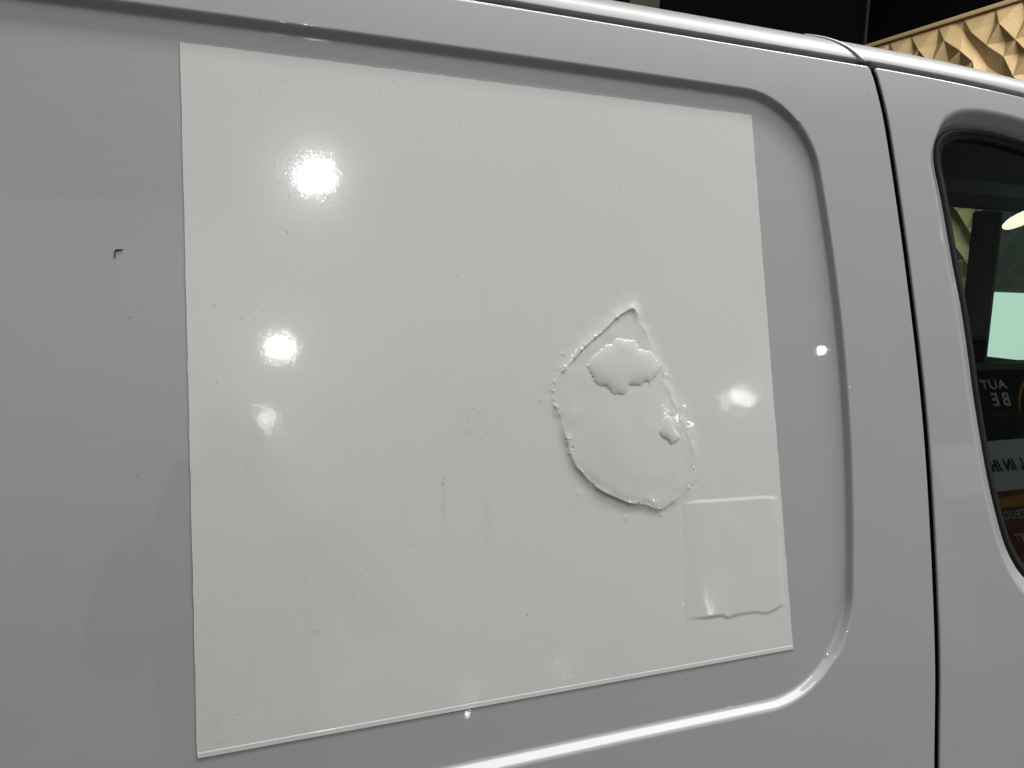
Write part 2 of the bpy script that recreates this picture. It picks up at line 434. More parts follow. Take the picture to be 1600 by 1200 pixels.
# --- window outline of the front door (flank coordinates, metres)
SEAL_OUT = [(0.8875, 0.5184), (0.8483, 0.5212), (0.8109, 0.5211), (0.781, 0.5173), (0.7608, 0.5096), (0.7498, 0.498), (0.7450, 0.4856), (0.7441, 0.468), (0.749, 0.4329), (0.7556, 0.3674), (0.7618, 0.3220), (0.7655, 0.2744), (0.7678, 0.2275), (0.7715, 0.1849), (0.7779, 0.1315), (0.7889, 0.08), (0.7997, 0.0536), (0.8162, 0.0325)]
extra_bot = [(0.845, 0.0150), (0.90, 0.0040), (1.00, -0.004), (1.15, -0.008), (1.35, -0.010), (1.52, -0.006), (1.60, 0.03), (1.60, 0.10), (1.53, 0.22), (1.42, 0.35), (1.30, 0.44), (1.15, 0.488), (1.0, 0.508)]
OUT = catmull(SEAL_OUT + extra_bot, 5, closed=True)
OUT = np.stack(floor_scale(OUT[:, 0], OUT[:, 1], 0.0125), 1)
def offset_loop(P, d):
    nx = np.roll(P, -1, 0) - np.roll(P, 1, 0); nx /= np.linalg.norm(nx, axis=1, keepdims=True)
    # loop runs counter-clockwise from the top edge leftwards -> left normal points inwards
    return P + np.stack([-nx[:, 1], nx[:, 0]], 1)*d
def area2(P): return 0.5*np.sum(P[:, 0]*np.roll(P[:, 1], -1)-np.roll(P[:, 0], -1)*P[:, 1])
INS = 1.0 if area2(OUT) > 0 else -1.0        # +1: inward is +d

def build_front_door():
    top = 0.5704; rtop = 0.0022
    vs_ = steps((-1.05, -0.20, 0.03), (-0.20, -0.03, 0.006), (-0.03, 0.56, 0.0022), (0.56, top-rtop, 0.0016))
    hv = [(top-rtop + rtop*math.sin(a), -rtop*(1-math.cos(a))) for a in np.linspace(0, math.pi/2, 7)[1:]] + [(top, -0.016)]
    vv = np.concatenate([vs_, [h[0] for h in hv]]); dnv = np.concatenate([np.zeros(len(vs_)), [h[1] for h in hv]])
    r = 0.0013; gw = 0.0034
    edge = gap_u(vv) + gw + 0.005*np.clip((vv-(top-0.005))/0.005, 0, 1)**2
    du, dn = hem(0, 0, r, sgn=1)
    du = [-d for d in du][::-1]; dn = dn[::-1]
    s = np.linspace(0, 1, 14)[:-1]
    uf = steps((0.725, 0.90, 0.0016), (0.90, 1.75, 0.012))
    nr = len(vv)
    A = (edge+r)[:, None] + (uf[0]-(edge+r))[:, None]*s[None]
    U = np.concatenate([A, np.repeat(uf[None], nr, 0)], 1)
    V = np.repeat(vv[:, None], U.shape[1], 1)
    # the door's top follows the roof line down towards the front
    sd = poly_sdf(U, V, OUT)
    jw = 0.0165 + 0.0105*np.clip((0.505-V)/0.03, 0, 1)
    tt = np.clip((jw-sd)/jw, 0, 1); ff = 0.10
    soft = smooth01(np.clip((V-0.35)/0.15, 0, 1))              # crisp crease low down, soft dish at the top
    lin = np.where(tt < 2*ff, tt*tt/(4*ff), tt-ff)/(1-ff)
    prof = -0.0125*(soft*smooth01(tt) + (1-soft)*lin)
    # crisp crease on the left jamb, softer on top
    lip = -0.004*smooth01(np.clip((0.0045-sd)/0.0045, 0, 1))
    Nb = flank_n(U, V) + dnv[:, None] + prof + lip
    Ve = np.repeat(vv[:, None], len(du), 1)
    Ue = np.stack([edge+d for d in du], 1)
    Ne = (flank_n(edge+r, vv)+dnv)[:, None] + np.array(dn)[None]
    U = np.concatenate([Ue, U], 1); V = np.concatenate([Ve, V], 1); Nn = np.concatenate([Ne, Nb], 1)
    sdf = np.concatenate([np.full(Ve.shape, 1.0), sd], 1)
    Vd = V + roof_drop(U)*np.clip((V-0.2)/0.36, 0, 1)
    P, Nr = surface(U, Vd, Nn)
    UV = np.stack([U, V], -1)
    cen = np.maximum(np.maximum(sdf[:-1, :-1], sdf[1:, 1:]), np.maximum(sdf[1:, :-1], sdf[:-1, 1:]))
    F = grid_faces(*U.shape, mask=(cen > -0.0032))
    Pc, Nc, Uc, Fc = compact(P.reshape(-1, 3), Nr.reshape(-1, 3), UV.reshape(-1, 2), F)
    return meshobj('front_door_panel', Pc, Fc, M_paint, van, Nc, Uc, base=VAN_BASE)
build_front_door()

def loop_strip(name, loops, material, parent, closed_section=False):
    """loops: list of (loop2d, n) rings in flank coordinates, joined by quads"""
    P = np.concatenate([W(l[:, 0], l[:, 1] + roof_drop(l[:, 0])*np.clip((l[:, 1]-0.2)/0.36, 0, 1), n) for l, n in loops])
    m = len(loops[0][0]); F = []
    for k in range(len(loops)-1):
        for i in range(m):
            j = (i+1) % m
            F.append((k*m+i, k*m+j, (k+1)*m+j, (k+1)*m+i))
    UV = np.concatenate([l for l, n in loops])
    return meshobj(name, P, F, material, parent, UV=UV, base=VAN_BASE)
def smooth_loop(P, k):
    for _ in range(k): P = (np.roll(P, 1, 0)+2*P+np.roll(P, -1, 0))/4
    return P
def inset(d): return offset_loop(OUT, INS*d)
SEAL_W = 0.0128
nb = -0.0165
rings = [(inset(-0.0008), nb-0.004), (inset(0.0), nb+0.0016), (inset(0.0015), nb+0.0034), (inset(0.0035), nb+0.0042), (inset(0.0060), nb+0.0036),
         (inset(0.0078), nb+0.0022), (inset(0.0088), nb+0.0016), (inset(0.0110), nb+0.0018), (inset(SEAL_W-0.0006), nb+0.0008), (inset(SEAL_W), nb-0.0018), (inset(SEAL_W+0.001), nb-0.012)]
loop_strip('window_seal', rings, M_rubber, van)
# window pane: a gently curved sheet with real thickness
def build_glass():
    L0 = inset(SEAL_W-0.002); L0 = smooth_loop(L0, 3)
    c = np.array([1.15, 0.26]); loops = []
    ks = np.linspace(1, 0.02, 10)
    for k in ks: loops.append((c + (L0-c)*k, nb-0.0042 + 0.0*k))
    o = loop_strip('window_glass', loops, M_glass, van)
    return o
build_glass()

# --- what closes the gap between the doors, the roof channel, the roof
def tube_strip(name, rows, material, parent, UV=None, drop=True):
    """rows: array (k, m, 3) of flank coordinates"""
    A = np.asarray(rows, float)
    vv = A[..., 1] + (roof_drop(A[..., 0]) if drop else 0)
    P, Nr = surface(A[..., 0], vv, A[..., 2])
    F = grid_faces(A.shape[0], A.shape[1])
    uv = np.stack([A[..., 0], A[..., 1] - A[..., 2]], -1)
    return meshobj(name, P.reshape(-1, 3), F, material, parent, Nr.reshape(-1, 3), uv.reshape(-1, 2), base=VAN_BASE)
vg = np.linspace(-1.05, 0.5655, 120)
rows = np.stack([np.stack([gap_u(vg)+d, vg, np.full_like(vg, n) + base_n(0, vg)], -1) for d, n in ((-0.0036, -0.0018), (-0.0036, -0.040), (0.0036, -0.040), (0.0036, -0.0018))], 1)
tube_strip('door_gap_shade', rows, M_gap_shade, van, drop=False)  # black liner standing in for the shade inside the gap
ug = steps((-1.0, 0.2, 0.05), (0.2, 1.0, 0.01), (1.0, 1.75, 0.03))
def along(profile):
    A = np.zeros((len(profile), len(ug), 3))
    for i, (v, n) in enumerate(profile): A[i, :, 0] = ug; A[i, :, 1] = v - (roof_drop(ug) if v > 0.64 else 0); A[i, :, 2] = n
    return A
tube_strip('roof_channel', along([(0.5670, -0.0150), (0.5706, -0.0185), (0.5740, -0.0190), (0.5765, -0.0175), (0.5785, -0.0120)]), M_channel, van)
# roof side: rounds over from the channel into the flat roof
rp = [(0.5766, -0.0180), (0.5767, -0.0110)]
rr = 0.038
t0 = R(8)
v0, n0 = 0.5718, -0.0062
for t in np.linspace(0, 1, 5)[1:]:           # small lip radius
    a = -R(60) + t*(t0+R(60)); rp.append((0.5766 + 0.0022*(math.sin(a)+1)*0.9, -0.0080 + 0.0022*math.cos(a)))
v0, n0 = rp[-1]
for a in np.linspace(t0, R(70), 26)[1:]:
    rp.append((v0 + rr*(math.sin(a)-math.sin(t0)), n0 - rr*(math.cos(t0)-math.cos(a))))
v1, n1 = rp[-1]
r2 = 0.5
for a in np.linspace(R(70), R(72.3), 5)[1:]:
    rp.append((v1 + r2*(math.sin(a)-math.sin(R(70))), n1 - r2*(math.cos(R(70))-math.cos(a))))
v1, n1 = rp[-1]
for d, ta in ((0.1, 72.5), (0.2, 73.5), (0.3, 75.0), (0.3, 76.5), (0.3, 77.0)):       # the roof's crown
    v1 += d*math.cos(R(ta)); n1 -= d*math.sin(R(ta)); rp.append((v1, n1))
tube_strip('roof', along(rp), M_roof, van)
# the joint cover: a thin white strip that climbs over the roof's edge beside the door gap
def joint_cover():
    prof = rp[2:30]
    m = len(prof); rows = []
    w = 0.0040
    sect = [(-w, -0.0004), (-w, 0.0011), (-w*0.55, 0.0017), (0.0, 0.0018), (w*0.55, 0.0017), (w, 0.0011), (w, -0.0004)]
    for k, (v, n) in enumerate(prof):
        t = k/(m-1)
        a = prof[min(k+1, m-1)]; b = prof[max(k-1, 0)]
        tv, tn = a[0]-b[0], a[1]-b[1]; L = math.hypot(tv, tn); nv, nn = -tn/L, tv/L   # outward normal in (v, n)
        if nn < 0: nv, nn = -nv, -nn
        uc = 0.6600 - 0.050*t**1.35
        rows.append([(uc+du, v+nv*h, n+nn*h) for du, h in sect])
    return tube_strip('joint_cover', np.array(rows), M_paint, van)
joint_cover()
# blob of dried mud where channel and gap meet
bm = bmesh.new(); bmesh.ops.create_icosphere(bm, subdivisions=3, radius=1)
c = W(0.6600, 0.5745, -0.0110)
for v in bm.verts:
    q = v.co.copy(); f = 1 + 0.25*math.sin(q.x*5+1)*math.sin(q.y*7)*math.cos(q.z*6)
    v.co = Vector((q.x*0.0050*f, q.y*0.0030*f, q.z*0.0030*f)) + Vector(c) - Vector(VAN_BASE)
me = bpy.data.meshes.new('mud_blob'); bm.to_mesh(me); bm.free(); me.materials.append(M_putty)
for p in me.polygons: p.use_smooth = True
mud = bpy.data.objects.new('mud_blob', me); COL.objects.link(mud); mud.parent = van

# --- rest of the van's shell and the cab seen through the pane
Lb = VAN_BASE
box('headliner', M_trim, van, 0.40, 3.10, 0.42, 1.50, 1.798, 1.803, Lb)
box('reflection_strip', M_trim2, van, 1.4, 3.05, 0.93, 1.12, 1.790, 1.7975, Lb)  # added grey strip, stands in for a reflection on the cab pane
far_y = 1.50
# far side: pillar, sill part, header, then the far pane
box('far_header', M_trim, van, 0.40, 3.10, far_y, far_y+0.04, 1.804, 1.84, Lb)
box('far_door_trim', M_trim, van, 0.40, 3.10, far_y, far_y+0.05, 0.35, 1.262, Lb)
box('far_sill', M_trim2, van, 2.2, 3.10, far_y-0.03, far_y-0.001, 1.235, 1.262, Lb, 0.004)
box('far_pillar', M_trim, van, 2.598, 2.675, far_y-0.01, far_y+0.045, 1.263, 1.796, Lb, 0.008)
box('far_pillar_trim', M_trim2, van, 2.668, 2.690, far_y-0.006, far_y+0.02, 1.263, 1.796, Lb, 0.003)
V = [(2.0, far_y+0.02, 1.262), (2.598, far_y+0.02, 1.262), (2.598, far_y+0.02, 1.803), (2.0, far_y+0.02, 1.803)]
meshobj('far_window_glass', V, [(0, 1, 2, 3)], M_glass2, van, smooth=False, UV=[(a[0], a[2]) for a in V], base=Lb)
V = [(2.69, far_y+0.02, 1.262), (3.1, far_y+0.02, 1.262), (3.1, far_y+0.02, 1.803), (2.69, far_y+0.02, 1.803)]
meshobj('far_window_glass', V, [(0, 1, 2, 3)], M_glass2, van, smooth=False, UV=[(a[0], a[2]) for a in V], base=Lb)
box('bulkhead', M_trim, van, 0.70, 0.72, 0.13, 1.49, 0.3, 1.70, Lb)
box('cab_floor', M_trim, van, 0.72, 3.10, 0.05, 1.50, 0.30, 0.34, Lb)
# two wheels-worth of van underneath would be out of sight; the lower sill closes the shell
box('sill', M_rubber, van, -1.0, 1.75, 0.0, 1.6, 0.16, 0.24, Lb)

# ------------------------------------------------------------------ the film
FW, FH = 0.50514, 0.50
BUB = [(360.2, 311.3), (367.1, 299.5), (374.3, 284.3), (383.7, 261.6), (390.5, 240.6), (401.7, 214.3), (411.1, 191.3), (412.0, 177.7), (411.9, 160.9), (403.1, 151.4), (389.4, 144.1), (375.8, 136.9), (365.7, 139.3), (357.1, 142.7), (344.1, 144.8), (320.8, 154.6), (309.4, 164.4), (300.5, 173.5), (295.1, 181.2), (290.0, 193.6), (288.2, 202.7), (284.6, 218.8), (279.5, 231.1), (278.5, 241.7), (282.5, 250.7), (290.1, 259.1), (300.9, 269.2), (317.6, 283.2), (330.5, 292.6), (346.4, 304.9)]
# per point: edge height, outside reach, inside width, inside step (all mm)
def bub_attr(i):                                          # edge height, outside reach, inside width (mm), level with the patch
    if i in (27, 28, 29, 26): return (1.7, 5.0, 0.9, 0.0)  # upper left: a ridge, sharp drop inside
    if i == 0: return (1.9, 4.5, 2.0, 0.0)
    if i in (1, 2): return (0.7, 3.0, 3.0, 0.5)
    if 3 <= i <= 7: return (0.9, 6.0, 1.6, 0.7)            # right: soft tent
    if 8 <= i <= 12: return (0.4, 3.0, 2.5, 0.9)
    if i == 15: return (1.5, 0.9, 3.0, 0.8)
    if i in (13, 16): return (1.0, 2.8, 3.0, 0.5)
    if i in (14, 17): return (1.3, 1.3, 3.0, 0.7)          # bottom left: standing proud, sharp outside
    if 18 <= i <= 20: return (1.3, 3.0, 2.5, 0.9)
    return (0.9, 4.0, 2.0, 0.75)
BATTR = [bub_attr(i) for i in range(len(BUB))]
BL1 = [(340.7, 284.4), (359.1, 283.5), (362.9, 278.9), (364.6, 275.3), (369.7, 274.3), (375.1, 273.8), (378.0, 269.7), (381.8, 264.1), (384.6, 259.5), (379.7, 253.2), (373.3, 246.1), (366.7, 246.6), (361.2, 242.7), (353.1, 244.6), (349.2, 240.2), (346.4, 236.3), (339.8, 236.9), (335.2, 236.2), (331.4, 239.9), (327.7, 243.4), (319.9, 245.4), (316.3, 251.6), (312.9, 258.8), (312.3, 264.2), (318.4, 268.5), (324.9, 274.6), (330.2, 279.0), (335.2, 279.9)]
BL2 = [(383.2, 214.9), (389.9, 216.0), (393.3, 210.7), (394.2, 204.1), (399.4, 197.5), (389.9, 191.3), (386.6, 195.3), (379.9, 199.2), (377.8, 204.1), (380.7, 209.5)]
RCT = [(398.3, 140.7), (414.3, 141.1), (447.0, 140.3), (488.2, 139.6), (501.8, 137.4), (502.7, 134.3), (498.2, 40.4), (489.8, 36.9), (478.1, 34.4), (467.0, 36.9), (448.9, 37.5), (435.7, 35.9), (430.5, 38.8), (411.0, 39.1), (393.9, 40.2), (392.1, 42.1)]
PITS = [(291.0, 272.0, 1.6, 1.2), (290.1, 259.1, 2.6, 1.8), (278.5, 241.7, 1.2, 0.9), (290.5, 201.6, 2.2, 1.6), (300.5, 173.5, 1.8, 1.0), (320.8, 154.6, 1.6, 0.7), (344.1, 144.8, 1.4, 0.9),
        (366.7, 143.1, 1.6, 0.8), (390.2, 154.0, 1.3, 0.5), (340.7, 133.5, 3.0, 0.7), (375.4, 131.5, 2.4, 0.6), (293.5, 193.5, 1.4, -0.9), (380.6, 264.5, 1.0, 0.7), (372.6, 245.0, 1.2, 0.6),
        (348.6, 307.3, 1.4, 0.5), (317.1, 285.4, 1.5, 0.7), (306.2, 276.2, 1.2, 0.8), (391.0, 230.5, 1.0, 0.5), (298.0, 156.0, 4.5, 0.45), (316.0, 146.0, 5.0, 0.45), (296.0, 222.0, 6.0, 0.5),
        (385.0, 247.0, 1.2, 0.5), (394.0, 219.0, 1.0, 0.4), (283.0, 226.0, 1.4, 0.5), (353.0, 144.5, 1.2, 0.7), (372.0, 143.0, 1.0, 0.6)]
BC = catmull(BUB, 3, closed=True); BCA = np.repeat(np.array(BATTR, float), 3, 0)
_k = np.arange(len(BCA)); _b = np.array(BATTR, float)
BCA = np.array([_b[i//3]*(1-(i % 3)/3) + _b[(i//3+1) % len(_b)]*((i % 3)/3) for i in _k])
B1C = catmull(BL1, 3, closed=True); B2C = catmull(BL2, 2, closed=True); RC = np.array(RCT)

def vnoise(x, y, s, seed):
    r = np.random.default_rng(seed); T = r.random((64, 64))
    X = x/s; Y = y/s; xi = np.floor(X).astype(int); yi = np.floor(Y).astype(int); fx = smooth01(X-xi); fy = smooth01(Y-yi)
    g = lambda a, b: T[a % 64, b % 64]
    return (g(xi, yi)*(1-fx)+g(xi+1, yi)*fx)*(1-fy) + (g(xi, yi+1)*(1-fx)+g(xi+1, yi+1)*fx)*fy - 0.5

def membrane(mask, it):
    """height of a sheet pushed out evenly and held down along the mask's outline, scaled to 0..1"""
    r = np.where(mask.any(1))[0]; c = np.where(mask.any(0))[0]
    r0, r1, c0, c1 = r[0]-1, r[-1]+2, c[0]-1, c[-1]+2
    m = mask[r0:r1, c0:c1].astype(float); p = np.zeros_like(m)
    for _ in range(it):
        q = np.pad(p, 1)
        p = (0.25*(q[:-2, 1:-1]+q[2:, 1:-1]+q[1:-1, :-2]+q[1:-1, 2:]) + 1.0)*m
    out = np.zeros(mask.shape); out[r0:r1, c0:c1] = p/p.max()
    return out

def film_height(x, y):
    """x, y in mm on the film; returns height (mm) and masks"""
    x0 = x; y0 = y; xa = x + 0.4*vnoise(x, y, 3.0, 3) + 0.9*vnoise(x, y, 11.0, 5); y = y + 0.4*vnoise(x, y, 3.0, 4) + 0.9*vnoise(x, y, 11.0, 6); x = xa
    sd, A = poly_sdf(x, y, BC, BCA)
    e, wo, wi = A[..., 0], A[..., 1], A[..., 2]
    e = e*(1 + 0.5*np.clip((e-0.8)/0.6, 0, 1)*vnoise(x, y, 13.0, 8))
    plate = 0.5 + 2.9*np.clip(1.02 - np.sqrt(0.06 + ((x-338)/69)**2 + ((y-195)/110)**2), 0, None)
    e = e*(1-A[..., 3]) + plate*A[..., 3]
    out = e*np.exp(-np.power(np.clip(sd, 0, None)/wo, 1.25))
    s = smooth01(np.clip(-sd/(wi*2.2), 0, 1))
    inn = e*(1-s) + plate*s
    h = np.where(sd > 0, out, inn)
    jx = x + 2.1*vnoise(x, y, 1.7, 61); jy = y + 2.1*vnoise(x, y, 1.7, 62)
    m1 = poly_sdf(jx, jy, B1C); m2 = poly_sdf(x, y, B2C)
    h = h + 0.10*(1-np.exp(-np.clip(-m1, 0, None)/0.5)) + 1.6*membrane(m1 < 0, 900)**0.8
    h = h + 0.10*(1-np.exp(-np.clip(-m2, 0, None)/0.5)) + 1.1*membrane(m2 < 0, 300)**0.8
    mr = poly_sdf(x0, y0, RC)
    h = h + 0.50*smooth01(np.clip((-mr+1.0)/3.6, 0, 1))*(1+0.5*vnoise(x, y, 20.0, 81))*(0.12+0.88*smooth01((x0-391)/26))*(0.3+0.7*smooth01((504-x0)/12))
    xw = x + 2.0*vnoise(x, y, 1.9, 51) + 1.2*vnoise(x, y, 4.1, 53); yw = y + 2.0*vnoise(x, y, 1.9, 52) + 1.2*vnoise(x, y, 4.1, 54)
    for px, py, r, hh in PITS:
        h = h + 0.55*hh*np.exp(-np.sqrt(((xw-px)**2 + (yw-py)**2)/(r*r) + 0.05)*1.6)
    gate = np.clip(vnoise(x, y, 9.0, 71)*3.2+0.25, 0, 1)*(0.12+0.88*(1-smooth01((x-362)/14)*smooth01((y-165)/12)))
    h = h + 0.8*gate*np.exp(-(sd/2.0)**2)*(vnoise(xw, yw, 2.3, 72)+0.4*vnoise(x, y, 1.2, 73))
    h = h + 0.6*np.exp(-(np.abs(sd)/5.5))*vnoise(x, y, 7.5, 74)*np.where(sd > 0, 1.0, 0.5)
    # strip along the lower edge where the film is doubled
    h = h + 0.22*(1-smooth01(np.clip((y0-3.1)/0.5, 0, 1)))
    h = h + 0.10*vnoise(x, y, 60.0, 21) + 0.05*vnoise(x, y, 22.0, 22)
    # creases inside the loose area
    crin = smooth01(np.clip(-sd/6, 0, 1))
    h = h + crin*(0.22*vnoise(x, y, 14.0, 31))
    return h, sd, m1, m2, mr

FILM_BASE = tuple(W(0.25, 0.25, -DEPTH))
film = thing('adhesive_film', 'square white film stuck to the sliding door, bubbled and wrinkled right of its middle', 'sticker', FILM_BASE)
def build_film():
    us = steps((0.0, 270, 2.4), (270, 420, 0.48), (420, FW*1000, 1.0))
    vs_ = steps((0.0, 2.6, 0.65), (2.6, 4.0, 0.2), (4.0, 30, 1.6), (30, 48, 0.6), (48, 122, 1.4), (122, 318, 0.48), (318, FH*1000, 2.2))
    X, Y = np.meshgrid(us, vs_)
    h, sd, m1, m2, mr = film_height(X, Y)
    # slightly uneven cut edges
    Xe = X.copy(); Ye = Y.copy()
    lw = np.exp(-X/2.0); rw = np.exp(-(FW*1000-X)/2.0)
    Xe += lw*0.5*vnoise(Y, Y*0, 11.0, 41) + rw*0.5*vnoise(Y, Y*0, 8.0, 42)
    tw = np.exp(-(FH*1000-Y)/2.0)
    Ye += tw*0.6*vnoise(X, X*0, 6.0, 43)
    U, V = floor_scale(Xe/1000, Ye/1000)
    base = recess_n(U, V)[0] + base_n(U, V)
    Nn = base + 0.00035 + h/1000
    # skirts all round bring the sheet's edge down onto the paint
    def pad(A, add=None):
        A = np.pad(A, 1, mode='edge'); return A
    Up, Vp = pad(U), pad(V); Np_ = pad(Nn); Bp = pad(base)
    Np_[0], Np_[-1] = Bp[0]-0.0001, Bp[-1]-0.0001
    Np_[:, 0], Np_[:, -1] = Bp[:, 0]-0.0001, Bp[:, -1]-0.0001
    P, Nr = surface(Up, Vp, Np_)
    Pi, Ni = surface(U, V, Nn)
    Nr[1:-1, 1:-1] = Ni
    outw = WV(0, 1, 0)
    for sl, dv in ((np.s_[0], WV(0, -1, 0.3)), (np.s_[-1], WV(0, 1, 0.3)), (np.s_[:, 0], WV(-1, 0, 0.3)), (np.s_[:, -1], WV(1, 0, 0.3))):
        Nr[sl] = dv/np.linalg.norm(dv)
    UVf = np.stack([pad(Xe)/1000, pad(Ye)/1000], -1).reshape(-1, 2)
    sdp = pad(sd); m1p, m2p, mrp = pad(m1), pad(m2), pad(mr)
    def fc(A): return 0.25*(A[:-1, :-1]+A[1:, :-1]+A[:-1, 1:]+A[1:, 1:])
    b = fc(sdp) < 0; q1 = (fc(m1p) < 0); q2 = (fc(m2p) < 0) & ~q1; rr_ = (fc(mrp) < 0) & ~b & ~q1 & ~q2
    bub = b & ~q1 & ~q2
    rest = ~(b | q1 | q2 | rr_)
    Pf, Nf = P.reshape(-1, 3), Nr.reshape(-1, 3)
    def mk(name, mask, parent):
        F = grid_faces(*Up.shape, mask=mask)
        a, n_, u_, f_ = compact(Pf, Nf, UVf, F)
        return meshobj(name, a, f_, M_film, parent, n_, u_, base=FILM_BASE)
    mk('film_sheet', rest, film)
    bb = mk('loose_patch', bub, film); bb['label'] = 'bulging loose patch with crumpled torn-looking outline'
    c1 = mk('blister', q1, bb); c1['label'] = 'large scalloped air blister near the top of the loose patch'
    c2 = mk('blister', q2, bb); c2['label'] = 'small jagged air blister near the right of the loose patch'
    r1 = mk('raised_rectangle', rr_, film); r1['label'] = 'faint raised rectangle pressed through the film, wavy along its lower edge'
build_film()

# ------------------------------------------------------------------ the little hooked twig
def twig():
    pts = catmull([(-44.2, 341.0), (-44.4, 343.4), (-44.0, 345.7), (-42.6, 346.4), (-40.6, 346.5), (-39.2, 346.9)], 5)
    V = []; F = []; k = 8; m = len(pts)
    for i, p in enumerate(pts):
        a = pts[min(i+1, m-1)]-pts[max(i-1, 0)]; a /= np.linalg.norm(a); nrm = np.array([-a[1], a[0]])
        t = i/(m-1); r = 0.45*(0.55+0.75*math.sin(math.pi*min(1, max(0.08, t**1.3)))) + 0.12*math.sin(i*2.1)
        for j in range(k):
            w = 2*math.pi*j/k
            q = p + nrm*r*math.cos(w)
            fu, fv = floor_scale(q[0]/1000, q[1]/1000); V.append(W(fu, fv, -DEPTH+0.0003+r/1000*math.sin(w)))
    for i in range(m-1):
        for j in range(k): F.append((i*k+j, i*k+(j+1) % k, (i+1)*k+(j+1) % k, (i+1)*k+j))
    F.append(tuple(range(k))[::-1]); F.append(tuple((m-1)*k+j for j in range(k)))
    o = meshobj('twig', V, F, M_twig, None, base=tuple(W(-0.043, 0.344, -DEPTH)))
    tag(o, 'tiny hooked brown twig stuck to the bare paint left of the white film', 'debris')
twig()

# ------------------------------------------------------------------ the hall
structure(box('floor', M_floor, None, -14, 14, -16, 8, -0.1, 0.0))
structure(box('front_wall', M_hall, None, -9, 9, -12.2, -12.0, 0.002, 8.5))
structure(box('left_wall', M_halld, None, -9.2, -9.0, -12.0, 3.0, 0.002, 3.2))
structure(box('right_wall', M_halll, None, 9.0, 9.2, -12.0, 0.9, 0.002, 7.5))
bw = structure(box('back_wall', M_black, None, -10, 3.47, 3.01, 3.15, 0.002, 6.0))
sw = structure(box('side_wall', M_black, None, 3.47, 3.60, 0.9, 3.15, 0.002, 6.0))
structure(box('ceiling', M_black, None, -10, 3.47, 1.2, 3.0, 5.9, 6.0))
ct = box('corner_trim', M_cornertrim, None, 3.458, 3.468, 2.995, 3.007, 2.82, 5.8)
tag(ct, 'thin grey trim strip up the corner of the black walls', 'trim')
pb = box('brown_post', M_pil, None, 1.965, 2.125, 2.94, 3.005, 0.002, 4.8)
tag(pb, 'dark brown post against the black back wall, just above the roof', 'post')

# gold relief wall: tiles of folded facets, each tile a part
GB = (3.44, 2.0, 0.0)
gw_ = thing('relief_wall', 'gold coloured wall of angular folded relief facets behind the van', 'wall', GB)
GX, GY0, GY1, GZ0, GZ1 = 3.40, 0.95, 2.98, 0.0, 2.765
def gold_wall():
    r = random.Random(5)
    nt_y, nt_z = 4, 5
    ty = (GY1-GY0)/nt_y; tz = (GZ1-GZ0)/nt_z
    k = 7                                                 # cells per tile side
    ny, nz = nt_y*k, nt_z*k
    pts = {}
    for i in range(ny+1):
        for j in range(nz+1):
            y = GY0 + (GY1-GY0)*i/ny; z = GZ0 + (GZ1-GZ0)*j/nz
            jy = 0 if i % k == 0 else r.uniform(-0.30, 0.30)*ty/k
            jz = 0 if j % k == 0 else r.uniform(-0.30, 0.30)*tz/k
            pk = 0.040 if (i+j) % 2 == 0 else 0.004
            d = pk*r.uniform(0.7, 1.1)
            if i in (0, ny) or j in (0, nz): d = 0.004
            pts[i, j] = (GX - d, y+jy, z+jz)
    for a in range(nt_y):
        for b in range(nt_z):
            V = []; F = []; idx = {}
            def vid(p):
                idx[p] = len(V); V.append(pts[p]); return idx[p]
            for i in range(a*k, a*k+k):
                for j in range(b*k, b*k+k):
                    q = [(i, j), (i+1, j), (i+1, j+1), (i, j+1)]
                    ids = [vid(p) for p in q]
                    if (i*7+j*3) % 5 == 0 : tr = ((0, 1, 2), (0, 2, 3))
                    elif (i+j) % 2 == 0: tr = ((0, 1, 2), (0, 2, 3))
                    else: tr = ((0, 1, 3), (1, 2, 3))
                    for t_ in tr: F.append(tuple(ids[x] for x in t_)[::-1])
            me_o = meshobj('relief_panel', V, F, M_gold, gw_, smooth=False, base=GB)
            bmx = bmesh.new(); bmx.from_mesh(me_o.data); bmesh.ops.remove_doubles(bmx, verts=bmx.verts, dist=1e-5)
            bmesh.ops.recalc_face_normals(bmx, faces=bmx.faces)
            bmx.to_mesh(me_o.data); bmx.free()
            md = me_o.modifiers.new('bevel', 'BEVEL'); md.width = 0.002; md.segments = 2; md.limit_method = 'ANGLE'; md.angle_limit = R(12)
gold_wall()
box('wall_core', M_gold, gw_, GX+0.001, GX+0.060, GY0, GY1, GZ0+0.002, GZ1-0.002, GB)
box('top_rim', M_gold, gw_, GX-0.020, GX+0.068, GY0, GY1, GZ1-0.001, GZ1+0.020, GB, 0.004)

# bright lit panel on the wall beyond the cab
lp = thing('lit_panel', 'bright white lit panel seen through both cab windows', 'light panel', (3.33, 1.75, 1.37))
LB = (3.33, 1.75, 1.37)
box('panel_face', M_screen, lp, 3.310, 3.318, 1.48, 2.006, 1.228, 1.512, LB)
box('panel_frame', M_trim2, lp, 3.3185, 3.338, 1.20, 2.05, 0.85, 2.10, LB, 0.003)

